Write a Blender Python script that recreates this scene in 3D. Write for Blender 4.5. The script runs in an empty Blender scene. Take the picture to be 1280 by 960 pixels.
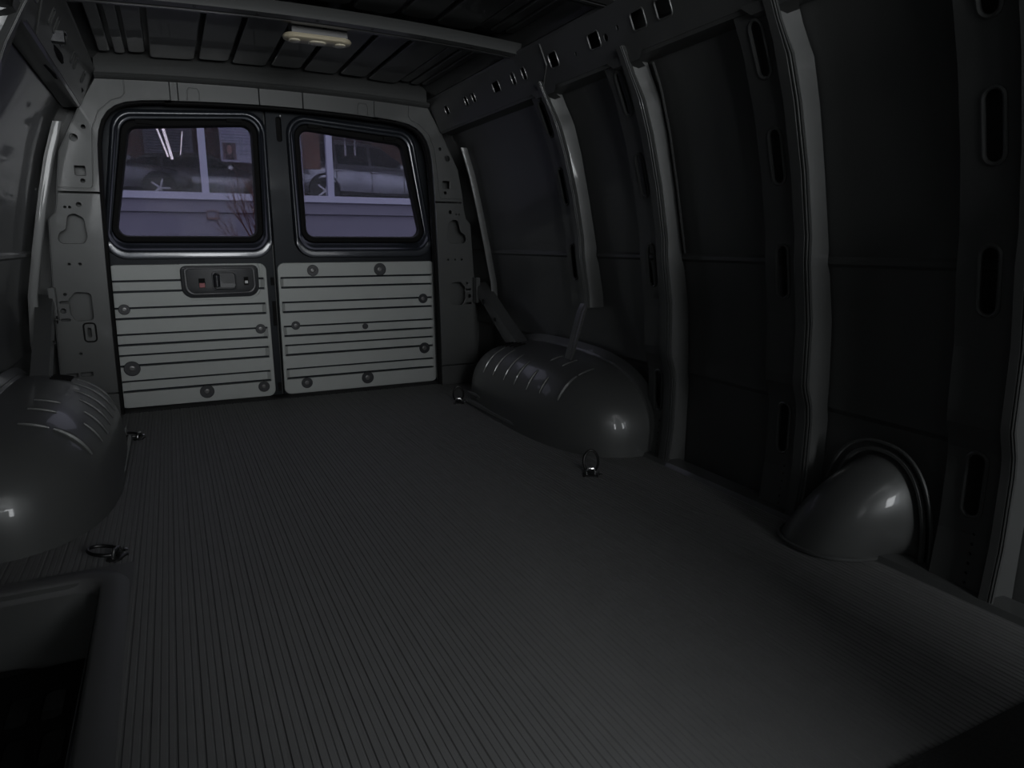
import bpy, bmesh, math, random
from mathutils import Vector, Matrix
random.seed(7)
SC = bpy.context.scene
COL = SC.collection
PI = math.pi

# ------------------------------------------------------------------ camera
CAM = Vector((-0.458, 0.0, 0.685)); YAW, PITCH = 0.46, 0.205
fwd = Vector((math.sin(YAW)*math.cos(PITCH), math.cos(YAW)*math.cos(PITCH), -math.sin(PITCH)))
rgt = Vector((math.cos(YAW), -math.sin(YAW), 0)); upv = rgt.cross(fwd)
cd = bpy.data.cameras.new('camera'); cam = bpy.data.objects.new('camera', cd); COL.objects.link(cam)
cd.sensor_width = 36.0; cd.lens = 36.0*850/1280; cd.clip_start = 0.02; cd.clip_end = 300
m = Matrix((rgt, upv, -fwd)).transposed().to_4x4(); m.translation = CAM; cam.matrix_world = m
SC.camera = cam

# ------------------------------------------------------------------ world, daylight, exposure
SC.view_settings.view_transform = 'Standard'; SC.view_settings.look = 'None'
SC.view_settings.gamma = 1.0; SC.view_settings.exposure = 0.0; SC.view_settings.use_curve_mapping = False
w = bpy.data.worlds.new('overcast_sky'); SC.world = w; w.use_nodes = True
bg = w.node_tree.nodes['Background']; bg.inputs[0].default_value = (0.80, 0.87, 1.0, 1); bg.inputs[1].default_value = 2.8

def area_light(name, loc, target, sx, sy, power, col=(1, 1, 1), spread=PI):
    l = bpy.data.lights.new(name, 'AREA'); l.shape = 'RECTANGLE'; l.size = sx; l.size_y = sy; l.energy = power; l.color = col
    l.spread = spread
    o = bpy.data.objects.new(name, l); COL.objects.link(o); o.location = loc
    o.rotation_euler = (Vector(target)-Vector(loc)).to_track_quat('-Z', 'Y').to_euler()
    return o
# daylight entering through the windshield at the cab end, behind the camera
area_light('windshield_offscreen', (0.0, -1.75, 1.02), (0.0, 2.0, 0.55), 1.30, 0.70, 54.0, (0.97, 0.99, 1.0))

# ------------------------------------------------------------------ materials
def mat(name, col, rough=0.5, metal=0.0, coat=0.0, coat_rough=0.05, spec=0.5, noise=0.0, nscale=40.0, bump=0.0, bscale=120.0, emit=None, estr=0.0, alpha=None):
    m = bpy.data.materials.new(name); m.use_nodes = True
    nt = m.node_tree; b = nt.nodes['Principled BSDF']
    b.inputs['Base Color'].default_value = (*col, 1); b.inputs['Roughness'].default_value = rough
    b.inputs['Metallic'].default_value = metal; b.inputs['Coat Weight'].default_value = coat
    b.inputs['Coat Roughness'].default_value = coat_rough; b.inputs['Specular IOR Level'].default_value = spec
    if noise or bump:
        tc = nt.nodes.new('ShaderNodeTexCoord')
    if noise:
        n = nt.nodes.new('ShaderNodeTexNoise'); n.inputs['Scale'].default_value = nscale; n.inputs['Detail'].default_value = 4
        nt.links.new(tc.outputs['Object'], n.inputs['Vector'])
        mx = nt.nodes.new('ShaderNodeMix'); mx.data_type = 'RGBA'
        mx.inputs['A'].default_value = (*[c*(1-noise) for c in col], 1); mx.inputs['B'].default_value = (*[min(1, c*(1+noise)) for c in col], 1)
        nt.links.new(n.outputs['Fac'], mx.inputs['Factor']); nt.links.new(mx.outputs['Result'], b.inputs['Base Color'])
    if bump:
        n2 = nt.nodes.new('ShaderNodeTexNoise'); n2.inputs['Scale'].default_value = bscale; n2.inputs['Detail'].default_value = 3
        nt.links.new(tc.outputs['Object'], n2.inputs['Vector'])
        bp = nt.nodes.new('ShaderNodeBump'); bp.inputs['Strength'].default_value = bump; bp.inputs['Distance'].default_value = 0.002
        nt.links.new(n2.outputs['Fac'], bp.inputs['Height']); nt.links.new(bp.outputs['Normal'], b.inputs['Normal'])
    if emit:
        b.inputs['Emission Color'].default_value = (*emit, 1); b.inputs['Emission Strength'].default_value = estr
    return m

def tint_glass(name, tint, refl=0.06):
    m = bpy.data.materials.new(name); m.use_nodes = True; nt = m.node_tree; nt.nodes.clear()
    out = nt.nodes.new('ShaderNodeOutputMaterial'); t = nt.nodes.new('ShaderNodeBsdfTransparent'); t.inputs[0].default_value = (*tint, 1)
    g = nt.nodes.new('ShaderNodeBsdfGlossy'); g.inputs['Roughness'].default_value = 0.02
    mx = nt.nodes.new('ShaderNodeMixShader'); mx.inputs[0].default_value = refl
    nt.links.new(t.outputs[0], mx.inputs[1]); nt.links.new(g.outputs[0], mx.inputs[2]); nt.links.new(mx.outputs[0], out.inputs[0])
    return m

M = {}
BODY = mat('grey_body_paint', (0.098, 0.101, 0.100), 0.40, 0.25, 0.25, 0.05, spec=0.25, noise=0.05, nscale=9)
for k in ('paint', 'skin', 'skin2', 'cap', 'roof', 'grey', 'well', 'bow', 'rail', 'flank', 'pocket'): M[k] = BODY
M['panel'] = mat('pale_grey_panel_paint', (0.43, 0.448, 0.437), 0.55, 0.2, 0.0, 0.1, spec=0.2, noise=0.05, nscale=14)
M['doorpaint'] = mat('blue_black_door_paint', (0.014, 0.0165, 0.020), 0.45, 0.2, 0.04, 0.08, spec=0.15)
M['frame'] = mat('blue_black_frame_paint', (0.026, 0.030, 0.038), 0.35, 0.3, 0.55, 0.10, spec=0.3)
M['sillpaint'] = M['doorpaint']
M['rubber'] = mat('black_rubber', (0.006, 0.006, 0.006), 0.75, spec=0.2, bump=0.3)
M['plastic'] = mat('charcoal_plastic', (0.022, 0.024, 0.028), 0.45, bump=0.25, bscale=300)
M['plastic2'] = mat('graphite_plastic', (0.035, 0.037, 0.042), 0.35, bump=0.15, bscale=300)
M['red'] = mat('red_plastic', (0.30, 0.02, 0.03), 0.4)
M['white'] = mat('white_plastic', (0.7, 0.7, 0.7), 0.4)
M['mat'] = mat('ribbed_rubber_mat', (0.155, 0.156, 0.156), 0.62, spec=0.35, noise=0.10, nscale=18)
M['carpet'] = mat('black_carpet', (0.035, 0.035, 0.035), 0.95, spec=0.1, bump=0.9, bscale=260, noise=0.4, nscale=200)
M['rim'] = mat('step_rim_rubber', (0.095, 0.096, 0.097), 0.5, spec=0.4)
M['chrome'] = mat('bright_steel', (0.55, 0.55, 0.55), 0.18, 1.0)
M['steel'] = mat('dark_steel', (0.04, 0.04, 0.04), 0.4, 0.7)
M['dark'] = mat('black_trim_plastic', (0.02, 0.02, 0.021), 0.7, spec=0.2)
M['btn'] = mat('grey_clip', (0.16, 0.16, 0.16), 0.3, 0.4)
M['lens'] = mat('cream_lamp_lens', (0.62, 0.55, 0.40), 0.35, coat=0.4, noise=0.05)
M['lens2'] = mat('cream_lamp_bulb_cover', (0.80, 0.74, 0.58), 0.25, coat=0.5)
M['lampbody'] = mat('grey_lamp_body', (0.20, 0.20, 0.20), 0.45)
M['tint'] = tint_glass('privacy_glass', (0.445, 0.43, 0.455), 0.0006)
M['facade'] = mat('lavender_render_wall', (0.20, 0.192, 0.255), 0.85, noise=0.05, nscale=3, bump=0.3, bscale=30)
M['sill'] = mat('pale_lavender_metal', (0.42, 0.42, 0.55), 0.45, noise=0.03)
M['shopglass'] = tint_glass('storefront_glass', (0.82, 0.82, 0.86), 0.02)
M['brown'] = mat('red_brown_panel', (0.20, 0.062, 0.05), 0.5, noise=0.25, nscale=2)
M['brown2'] = mat('orange_brown_wood', (0.30, 0.13, 0.07), 0.5, noise=0.3, nscale=4)
M['shopfloor'] = mat('polished_floor', (0.18, 0.15, 0.15), 0.2)
M['poster'] = mat('blue_white_poster', (0.43, 0.43, 0.48), 0.6, noise=0.05)
M['ink'] = mat('grey_ink', (0.17, 0.18, 0.26), 0.6)
M['hairink'] = mat('dark_brown_ink', (0.06, 0.03, 0.03), 0.6)
M['skinink'] = mat('warm_face_ink', (0.42, 0.24, 0.19), 0.6)
M['tube'] = mat('lamp_tube', (1, 1, 1), 0.5, emit=(1, 0.96, 0.92), estr=3.0)
M['asphalt'] = mat('asphalt', (0.10, 0.10, 0.105), 0.9, noise=0.25, nscale=8, bump=0.5)
M['twig'] = mat('red_brown_twig', (0.09, 0.03, 0.028), 0.8, noise=0.2)
M['vent'] = mat('brown_vent_box', (0.16, 0.09, 0.09), 0.6)
M['silver'] = mat('silver_car_paint', (0.52, 0.54, 0.55), 0.25, 0.6, 1.0, 0.03)
M['darkcar'] = mat('dark_grey_car_paint', (0.16, 0.165, 0.17), 0.25, 0.6, 1.0, 0.03)
M['carglass'] = mat('dark_car_glass', (0.03, 0.028, 0.03), 0.05, coat=1.0, coat_rough=0.01)
M['tyre'] = mat('tyre_rubber', (0.02, 0.02, 0.02), 0.8)
M['carred'] = mat('tail_lamp_red', (0.45, 0.03, 0.03), 0.2, coat=1.0)
M['carlamp'] = mat('clear_head_lamp', (0.75, 0.75, 0.75), 0.1, 0.5, 1.0)

# ------------------------------------------------------------------ mesh helpers
class MB:
    def __init__(s): s.v = []; s.f = []; s.mi = []; s.m = 0
    def add(s, verts, faces):
        b = len(s.v); s.v += [tuple(p) for p in verts]
        for f in faces: s.f.append(tuple(b+i for i in f)); s.mi.append(s.m)
        return s
    def box(s, c, d, rz=0.0, mtx=None):
        hx, hy, hz = d[0]/2, d[1]/2, d[2]/2
        P = [Vector((x*hx, y*hy, z*hz)) for z in (-1, 1) for y in (-1, 1) for x in (-1, 1)]
        R = mtx if mtx else Matrix.Rotation(rz, 3, 'Z')
        return s.add([R @ p + Vector(c) for p in P], [(0, 2, 3, 1), (4, 5, 7, 6), (0, 1, 5, 4), (2, 6, 7, 3), (0, 4, 6, 2), (1, 3, 7, 5)])
    def bbox(s, x0, x1, y0, y1, z0, z1): return s.box(((x0+x1)/2, (y0+y1)/2, (z0+z1)/2), (x1-x0, y1-y0, z1-z0))
    def grid(s, fn, nu, nv, close_u=False):
        V = [fn(i/(nu if close_u else nu-1), j/(nv-1)) for j in range(nv) for i in range(nu)]
        F = []
        for j in range(nv-1):
            for i in range(nu if close_u else nu-1):
                k = (i+1) % nu
                F.append((j*nu+i, j*nu+k, (j+1)*nu+k, (j+1)*nu+i))
        return s.add(V, F)
    def loft(s, loops, cap0=False, cap1=False, closed=True):
        n = len(loops[0]); V = [p for l in loops for p in l]; F = []
        for j in range(len(loops)-1):
            for i in range(n if closed else n-1):
                k = (i+1) % n
                F.append((j*n+i, j*n+k, (j+1)*n+k, (j+1)*n+i))
        if cap0: F.append(tuple(reversed(range(n))))
        if cap1: F.append(tuple((len(loops)-1)*n+i for i in range(n)))
        return s.add(V, F)
    def tube(s, path, r, n=8, closed=False, cap=True):
        P = [Vector(p) for p in path]; L = len(P); loops = []; ref = None
        for i, p in enumerate(P):
            a = P[(i-1) % L] if (closed or i > 0) else p; b = P[(i+1) % L] if (closed or i < L-1) else p
            t = (b-a).normalized()
            if ref is None: ref = Vector((0, 0, 1)) if abs(t.z) < 0.9 else Vector((1, 0, 0))
            u = (ref - t*ref.dot(t)).normalized(); vv = t.cross(u); ref = u
            rr = r[i] if isinstance(r, (list, tuple)) else r
            loops.append([p + (u*math.cos(2*PI*k/n) + vv*math.sin(2*PI*k/n))*rr for k in range(n)])
        if closed: loops.append(loops[0])
        return s.loft(loops, cap and not closed, cap and not closed)
    def lathe(s, prof, c, axis=Vector((0, -1, 0)), n=20):
        ax = Vector(axis).normalized(); u = ax.orthogonal().normalized(); v = ax.cross(u); c = Vector(c)
        loops = [[c + ax*h + (u*math.cos(2*PI*k/n)+v*math.sin(2*PI*k/n))*max(r, 1e-5) for k in range(n)] for r, h in prof]
        return s.loft(loops, prof[0][0] > 1e-4, prof[-1][0] > 1e-4)
    def mesh(s, name, mats, smooth=False):
        me = bpy.data.meshes.new(name); me.from_pydata(s.v, [], s.f)
        for mm in (mats if isinstance(mats, (list, tuple)) else [mats]): me.materials.append(mm)
        me.polygons.foreach_set('material_index', s.mi)
        bm = bmesh.new(); bm.from_mesh(me); bmesh.ops.remove_doubles(bm, verts=bm.verts, dist=5e-6)
        bmesh.ops.recalc_face_normals(bm, faces=bm.faces); bm.to_mesh(me); bm.free()
        if smooth: smooth_mesh(me, smooth)
        return me
    def build(s, name, mats, parent=None, smooth=False):
        return link(name, s.mesh(name, mats, smooth), parent)

def smooth_mesh(me, ang):
    me.polygons.foreach_set('use_smooth', [True]*len(me.polygons))
    a = ang if not isinstance(ang, bool) else 40
    try: me.set_sharp_from_angle(angle=math.radians(a))
    except Exception: pass

def link(name, data, parent=None):
    o = bpy.data.objects.new(name, data); COL.objects.link(o)
    if parent is not None: o.parent = parent
    return o
def tag(o, label=None, cat=None, group=None, kind=None):
    if label: o['label'] = label
    if cat: o['category'] = cat
    if group: o['group'] = group
    if kind: o['kind'] = kind
    return o
def empty(name, label=None, cat=None, group=None, kind=None):
    return tag(link(name, None), label, cat, group, kind)

def rpoly(pts, r, n=5):
    """polygon with filleted corners (2D)"""
    out = []; N = len(pts)
    for i in range(N):
        p = Vector(pts[i]); a = Vector(pts[i-1]); b = Vector(pts[(i+1) % N])
        rr = r[i] if isinstance(r, (list, tuple)) else r
        u = (a-p); v = (b-p); lu, lv = u.length, v.length
        if rr <= 0 or lu < 1e-9 or lv < 1e-9: out.append(tuple(p)); continue
        u.normalize(); v.normalize(); cosang = max(-1, min(1, u.dot(v))); ang = math.acos(cosang)
        if ang > PI-0.03: out.append(tuple(p)); continue
        d = min(rr/math.tan(ang/2), lu*0.49, lv*0.49); rad = d*math.tan(ang/2)
        bis = (u+v).normalized(); c = p + bis*(rad/math.sin(ang/2)); s = p+u*d; e = p+v*d
        a0 = math.atan2(*(s-c).yx); a1 = math.atan2(*(e-c).yx); da = (a1-a0+PI) % (2*PI) - PI
        for k in range(n+1):
            t = a0+da*k/n; out.append((c.x+rad*math.cos(t), c.y+rad*math.sin(t)))
    return out
def rrect(cx, cy, w, h, r, n=5, rot=0.0):
    P = rpoly([(-w/2, -h/2), (w/2, -h/2), (w/2, h/2), (-w/2, h/2)], r, n); c, s = math.cos(rot), math.sin(rot)
    return [(cx+x*c-y*s, cy+x*s+y*c) for x, y in P]
def circ(cx, cy, r, n=14): return [(cx+r*math.cos(2*PI*k/n), cy+r*math.sin(2*PI*k/n)) for k in range(n)]

DG = None
def plate(outlines, thick, bevel=0.0, fn=None, name='plate'):
    """flat sheet with holes: outlines[0] outside, the others holes; u, v, w mapped by fn"""
    cu = bpy.data.curves.new(name, 'CURVE'); cu.dimensions = '2D'; cu.fill_mode = 'BOTH'
    cu.extrude = thick/2 - bevel; cu.bevel_depth = bevel; cu.bevel_resolution = 1
    if bevel: cu.offset = -bevel
    for ol in outlines:
        sp = cu.splines.new('POLY'); sp.points.add(len(ol)-1)
        for q, (x, y) in zip(sp.points, ol): q.co = (x, y, 0, 1)
        sp.use_cyclic_u = True
    o = bpy.data.objects.new(name, cu); COL.objects.link(o)
    dg = bpy.context.evaluated_depsgraph_get(); me = bpy.data.meshes.new_from_object(o.evaluated_get(dg), depsgraph=dg)
    bpy.data.objects.remove(o); bpy.data.curves.remove(cu)
    me.materials.clear()
    V = [tuple(q.co) for q in me.vertices]; F = [tuple(p.vertices) for p in me.polygons]
    bpy.data.meshes.remove(me)
    if fn: V = [tuple(fn(*p)) for p in V]
    mb = MB(); mb.add(V, F); return mb

def cut(mb, cutters, name, mats, smooth=False):
    """mb minus each cutter in turn -> mesh"""
    me = mb.mesh(name, mats); o = bpy.data.objects.new(name, me); COL.objects.link(o); tmp = []
    for c in cutters:
        cm = c.mesh('cutter', mats); co = bpy.data.objects.new('cutter', cm); COL.objects.link(co); tmp.append((co, cm))
        md = o.modifiers.new('cut', 'BOOLEAN'); md.operation = 'DIFFERENCE'; md.object = co; md.solver = 'EXACT'
    dg = bpy.context.evaluated_depsgraph_get()
    res = bpy.data.meshes.new_from_object(o.evaluated_get(dg), depsgraph=dg); res.name = name
    bpy.data.objects.remove(o); bpy.data.meshes.remove(me)
    for co, cm in tmp: bpy.data.objects.remove(co); bpy.data.meshes.remove(cm)
    if smooth: smooth_mesh(res, smooth)
    return res

def xz(y):            # plate in the x, z plane, front face at y
    return lambda u, v, w: (u, y + w, v)

# ------------------------------------------------------------------ body side profile (x against height, right side)
CAPP = [(-0.02, .878), (.0, .880), (.12, .893), (.26, .893), (.30, .888), (.35, .870), (.50, .864), (.64, .840), (.70, .836), (.84, .808), (.98, .770), (1.10, .726), (1.17, .690), (1.20, .674)]
SKINP = [(-0.10, .955), (0, .955), (.28, .957), (.292, .950), (.304, .950), (.316, .952), (.50, .938), (.630, .912), (.637, .904), (.647, .904), (.654, .908), (.84, .868), (.98, .834), (1.10, .795), (1.20, .745), (1.30, .690), (1.40, .60)]
def lerp_prof(P, z):
    if z <= P[0][0]: return P[0][1]
    for (a, xa), (b, xb) in zip(P, P[1:]):
        if z <= b: return xa+(xb-xa)*(z-a)/(b-a)
    return P[-1][1]
def dense(P, step=0.03):
    zs = []
    for (a, _), (b, _) in zip(P, P[1:]):
        n = max(1, int((b-a)/step)); zs += [a+(b-a)*k/n for k in range(n)]
    return zs+[P[-1][0]]

# ------------------------------------------------------------------ setting: ground, walls, roof skin, rear closure, floor
YF, YB = -1.9, 3.26
g = MB(); g.bbox(-40, 40, -30, 60, -0.80, -0.75)
tag(g.build('ground', M['asphalt']), 'grey asphalt of the parking lot outside', 'ground', kind='structure')
for side, s in (('right', 1), ('left', -1)):
    mb = MB(); P = SKINP
    ys = [YF+(YB-YF)*k/24 for k in range(25)]
    zz = dense(P, 0.05)
    mb.grid(lambda u, v: (s*lerp_prof(P, zz[round(v*(len(zz)-1))]), ys[round(u*24)], zz[round(v*(len(zz)-1))]), 25, len(zz))
    o = mb.build('wall_'+side, M['skin'], None, 25)
    sm = o.modifiers.new('sheet', 'SOLIDIFY'); sm.thickness = 0.02; sm.offset = 1 if s > 0 else 1
    tag(o, 'glossy near-black steel side skin of the van, %s' % ('driver side with the fuel filler housing' if s > 0 else 'side with the sunken step well'), 'wall', kind='structure')
mb = MB()
def roofz(x): return 1.405+0.025*(1-(x/0.66)**2)
mb.grid(lambda u, v: (-.66+1.32*u, YF+(YB-YF)*v, roofz(-.66+1.32*u)), 15, 2)
ceil = tag(mb.build('ceiling', M['roof'], None, True), 'dark pressed-steel van roof with long shallow pans between cross bows', 'ceiling', kind='structure')
ceil.modifiers.new('sheet', 'SOLIDIFY').thickness = 0.02
# roof pans: longitudinal pressed panels between the bows
edges = [-.625, -.575, -.535, -.490, -.455, -.30, -.175, -.035, .095, .235, .36, .50, .545, .585, .625]
pans = [(-.620, -.582), (-.570, -.535), (-.525, -.470), (-.455, -.305), (-.290, -.185), (-.170, -.045), (-.028, .085), (.102, .228), (.245, .350), (.368, .490), (.505, .545), (.556, .592), (.600, .630)]
for (y0, y1) in ((2.315, 3.03), (1.735, 2.19), (1.05, 1.61), (0.2, 0.98)):
    for i, (a, b) in enumerate(pans):
        yy1 = y1+(0.02 if i % 2 else 0.0)
        zc = roofz((a+b)/2)-0.040-(0.010 if (b-a) > .08 else 0.0)
        tilt = (roofz(b)-roofz(a))
        rr = min(.03, (b-a)*.45)
        pm = plate([rpoly([(a, y0), (b, y0), (b, yy1), (a, yy1)], [.006, .006, rr, rr*.6], 4)], 0.012, 0.004, lambda u, v, w_, zc=zc, a=a, b=b, tl=tilt: (u, v, zc+tl*((u-a)/(b-a)-.5)+w_+0.012*((v-y0)/(y1-y0)-.5)*0))
        pm.build('roof_panel', M['roof'], ceil)

# rear closure around the two door windows (outer door skins seen only in gaps)
GL = [(-.638, .712), (-.107, .712), (-.100, 1.168), (-.555, 1.130)]          # left glass corners x, z
def glass_loop(s, off, offb=None, r=0.035, n=6):
    offb = off if offb is None else offb
    (x0, z0), (x1, _), (x2, z2), (x3, z3) = GL
    P = [(x0-off, z0-offb), (x1+off, z0-offb), (x2+off, z2+off), (x3-off*.9, z3+off*1.05)]
    L = rpoly(P, r+off*0.75, n)
    return L if s < 0 else [(-x, z) for x, z in L]
outer = [(-.96, -.12), (.96, -.12), (.96, .30), (.94, .50), (.87, .86), (.80, 1.12), (.70, 1.34), (.5, 1.46), (-.5, 1.46), (-.70, 1.34), (-.80, 1.12), (-.87, .86), (-.94, .50), (-.96, .30)]
wb = plate([outer, glass_loop(-1, .012), glass_loop(1, .012)], 0.012, 0, xz(3.252))
tag(wb.build('wall_back', BODY), 'steel closing the rear of the van around the door windows', 'wall', kind='structure')

# ribbed rubber floor mat
fl = empty('floor', 'black ribbed rubber mat covering the cargo floor', 'floor', kind='structure')
def rib_profile(x0, x1):
    P = []; x = x0; k = 0
    while x < x1-1e-6:
        wd = 0.0115; gw = 0.0036 if k % 3 else 0.0058; gd = 0.0016 if k % 3 else 0.0026
        P += [(x, 0.0), (x+wd-gw, 0.0), (x+wd-gw*.75, -gd), (x+wd-gw*.25, -gd)]
        x += wd; k += 1
    P.append((x, 0.0)); return P
def mat_piece(x0, x1, y0, y1):
    P = rib_profile(x0, x1); mb = MB()
    mb.loft([[(x, y0, z) for x, z in P], [(x, y1, z) for x, z in P]], closed=False)
    mb.add([(P[0][0], y0, 0), (P[-1][0], y0, 0), (P[-1][0], y0, -.012), (P[0][0], y0, -.012)], [(0, 1, 2, 3)])
    mb.build('mat_strip', M['mat'], fl)
mat_piece(-.588, .895, 0.475, 3.13)
mat_piece(-.910, -.588-1e-4, 1.605, 3.13)
mb = MB(); mb.bbox(-.588, .96, 0.2, 3.25, -.05, -.004); mb.bbox(-.96, -.588, 1.60, 3.25, -.05, -.004)
mb.build('floor_sheet', BODY, fl)
mb = MB(); mb.bbox(-.60, .96, -1.5, 0.472, -.02, .004); mb.build('front_carpet', M['carpet'], fl)
mb = MB(); mb.bbox(-.70, .70, 3.12, 3.20, -.006, .004); mb.build('door_threshold', M['dark'], fl)
# side rub strips where the mat meets the wall
for s in (1, -1):
    mb = MB()
    y0 = 0.2 if s > 0 else 1.6
    mb.loft([[(s*.872, y, -.002), (s*.880, y, .012), (s*.93, y, .016), (s*.96, y, -.002)] for y in (y0, 3.12)], closed=False)
    mb.build('floor_edge', M['paint'], fl)

# ------------------------------------------------------------------ rear corner pillars and door header
FY = 3.085
OUT = [(.64, 1.288), (.695, 1.195), (.785, 1.015), (.805, .90), (.812, .84), (.822, .795), (.845, .77), (.866, .43), (.874, .20), (.874, .0)]
INN = [(.690, .0), (.686, .30), (.680, .60), (.672, .86), (.664, 1.00), (.660, 1.05), (.652, 1.095), (.638, 1.135), (.617, 1.166), (.590, 1.188), (.555, 1.203), (.50, 1.213), (.40, 1.222)]
def clipz(P, lo, hi):
    out = []
    for (x, z), (x2, z2) in zip(P, P[1:]):
        if lo <= z <= hi: out.append((x, z))
        for lim in (lo, hi):
            if (z-lim)*(z2-lim) < 0:
                t = (lim-z)/(z2-z); out.append((x+(x2-x)*t, lim))
    if lo <= P[-1][1] <= hi: out.append(P[-1])
    return out
def groove(path, y, r=0.0022):
    mb = MB(); mb.tube([(x, y, z) for x, z in path], r, 6); return mb
for s, nm in ((-1, 'trim_1'), (1, 'trim_2')):
    T = empty(nm, 'grey steel rear corner pillar with kidney-shaped hole %s' % ('beside the door with the latch handle' if s < 0 else 'beside the door without a handle'), 'pillar', kind='structure')
    def mk(pts): return [(s*x, z) for x, z in pts]
    # upper panel (meets the header)
    up = [(.40, 1.297)] + clipz(OUT, .872, 2) + list(clipz(INN, .872, 2))
    holes = [mk(rrect(.727, .948, .034, .034, .002, 1)), mk(circ(.722, .912, .007)), mk(circ(.757, 1.115, .012)), mk(circ(.738, 1.10+.045, .006))]
    holes[2] = mk(circ(.735, 1.065, .013)); holes[3] = mk(circ(.70, 1.105, .007))
    pm = plate([mk(up)]+holes, 0.006, 0.0015, xz(FY))
    gr = [groove(mk([(.815, .885), (.70, .885), (.692, .892), (.680, 1.02), (.672, 1.10), (.645, 1.165), (.60, 1.205), (.565, 1.218), (.553, 1.235), (.553, 1.30)]), FY-.003)]
    link('upper_panel', cut(pm, gr, 'upper_panel', M['grey']), T)
    # main panel
    mid = clipz(OUT, .098, .866)+clipz(INN, .098, .866)
    kid = rpoly([(.762, .792), (.735, .775), (.730, .705), (.742, .682), (.812, .682), (.826, .695), (.818, .720), (.795, .735), (.785, .785)], .016, 4)
    latch = rpoly([(.742, .495), (.742, .392), (.800, .388), (.816, .415), (.816, .472), (.792, .500)], .014, 4)
    H = [mk(kid), mk(latch), mk(circ(.745, .825, .008)), mk(circ(.775, .815, .004)), mk(circ(.79, .815, .004)),
         mk(circ(.765, .605, .0045)), mk(circ(.80, .605, .0045)), mk(circ(.838, .430, .009)), mk(rrect(.834, .395, .030, .009, .004, 2)), mk(rrect(.832, .462, .030, .009, .004, 2)), mk(circ(.826, .492, .005))]
    if s < 0: H += [mk(rrect(.762, .343, .012, .035, .004, 2)), mk(rrect(.836, .178, .040, .016, .002, 1)), mk(rrect(.788, .180, .040, .016, .002, 1)), mk(circ(.80, .262, .005))]
    else: H += [mk(circ(.73, .605, .0045))]
    pm = plate([mk(mid)]+H, 0.006, 0.0015, xz(FY))
    pm.build('main_panel', M['grey'], T)
    if s < 0:
        mb = MB(); mb.tube([(x, FY-.003, z) for x, z in mk(rrect(.760, .343, .040, .072, .012, 4))], .003, 6, closed=True); mb.build('groove_shade_ring', M['rubber'], T, True)  # raised black ring standing for the shade of a pressed groove
    ft = clipz(OUT, -.01, .093)+clipz(INN, -.01, .093)
    plate([mk(ft)], 0.006, 0.0015, xz(FY+.002)).build('foot_panel', M['grey'], T)
    # dark pocket walls behind the holes
    mb = MB(); bk = [(x, z) for x, z in OUT[1:]]+[(x, z) for x, z in INN[:9]]
    plate([mk(bk)], 0.006, 0, xz(FY+.075)).build('pocket_back', M['pocket'], T)
    # rolled outer edge and jamb towards the door
    edge = [(x, z) for x, z in OUT[1:]]
    mb = MB(); mb.tube([(s*x, FY+.004, z) for x, z in edge], .005, 6); mb.build('rolled_edge', M['grey'], T, True)
    mb = MB(); mb.loft([[(s*x, FY, z) for x, z in INN[:-1]], [(s*(x+.004), FY+.07, z) for x, z in INN[:-1]]], closed=False); mb.build('door_jamb', BODY, T, True)
    # body strip standing behind the pillar, beside the side skin
    mb = MB(); zz = [.30+.80*k/20 for k in range(21)]
    cs = [(-.004, .030), (-.004, .004), (-.002, 0), (.004, 0), (.006, .003), (.008, .030)]
    mb.loft([[(s*(lerp_prof(SKINP, z)-.045+dx), 2.955+dy, z) for dy, dx in cs] for z in zz], closed=False)
    mb.build('inner_strip', M['pocket'], T, 35)
    # rubber seal around the door opening
    mb = MB(); mb.tube([(s*(x-.004), FY+.03, z) for x, z in INN], .009, 6); mb.build('door_seal', M['rubber'], T, True)

T3 = empty('trim_3', 'grey steel header panel over the two rear doors', 'header', kind='structure')
xs = [-.3975, -.372, -.074, .098, .372, .3975]
def htop(x): return 1.300-.018*(x/.64)**2
def hbot(x): return 1.232-.024*(x/.57)**2
for a, b in ((-.3985, -.3725), (-.3705, -.0755), (-.0725, .0965), (.0995, .3985)):
    n = 6; ol = [(a+(b-a)*k/n, htop(a+(b-a)*k/n)-.003) for k in range(n+1)]+[(b-(b-a)*k/n, hbot(b-(b-a)*k/n)) for k in range(n+1)]
    pm = plate([ol], 0.006, 0.0012, xz(FY)); gr = []
    if a < -.3 and b > -.2: c0 = -.318
    elif b > .3: c0 = .347
    else: c0 = None
    if c0: gr = [groove([(c0-.022, 1.20), (c0-.021, 1.262), (c0-.014, 1.272), (c0+.014, 1.272), (c0+.021, 1.262), (c0+.022, 1.20)], FY-.003)]
    link('header_panel', cut(pm, gr, 'header_panel', M['grey']), T3)
# rolled lip above and the dark box behind
mb = MB(); L = [-.645+1.29*k/24 for k in range(25)]
mb.loft([[(x, FY-.004+dy, htop(x)+dz) for dy, dz in ((.004, -.006), (-.022, -.002), (-.030, .006), (-.024, .014), (.0, .016))] for x in L], closed=False)
mb.build('header_lip', M['grey'], T3, True)
mb = MB(); mb.loft([[(x, FY+.004, htop(x)+.012), (x, FY+.02, 1.44)] for x in L], closed=False); mb.build('header_gap_back', BODY, T3)
mb = MB(); mb.loft([[(x, FY+.002, hbot(x)+.004), (x, FY+.10, hbot(x)+.01)] for x in [-.58+1.16*k/20 for k in range(21)]], closed=False); mb.build('door_jamb', BODY, T3)
mb = MB(); mb.tube([(x, FY+.03, hbot(x)-.002) for x in [-.42+.84*k/20 for k in range(21)]], .009, 6); mb.build('door_seal', M['rubber'], T3, True)

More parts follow.
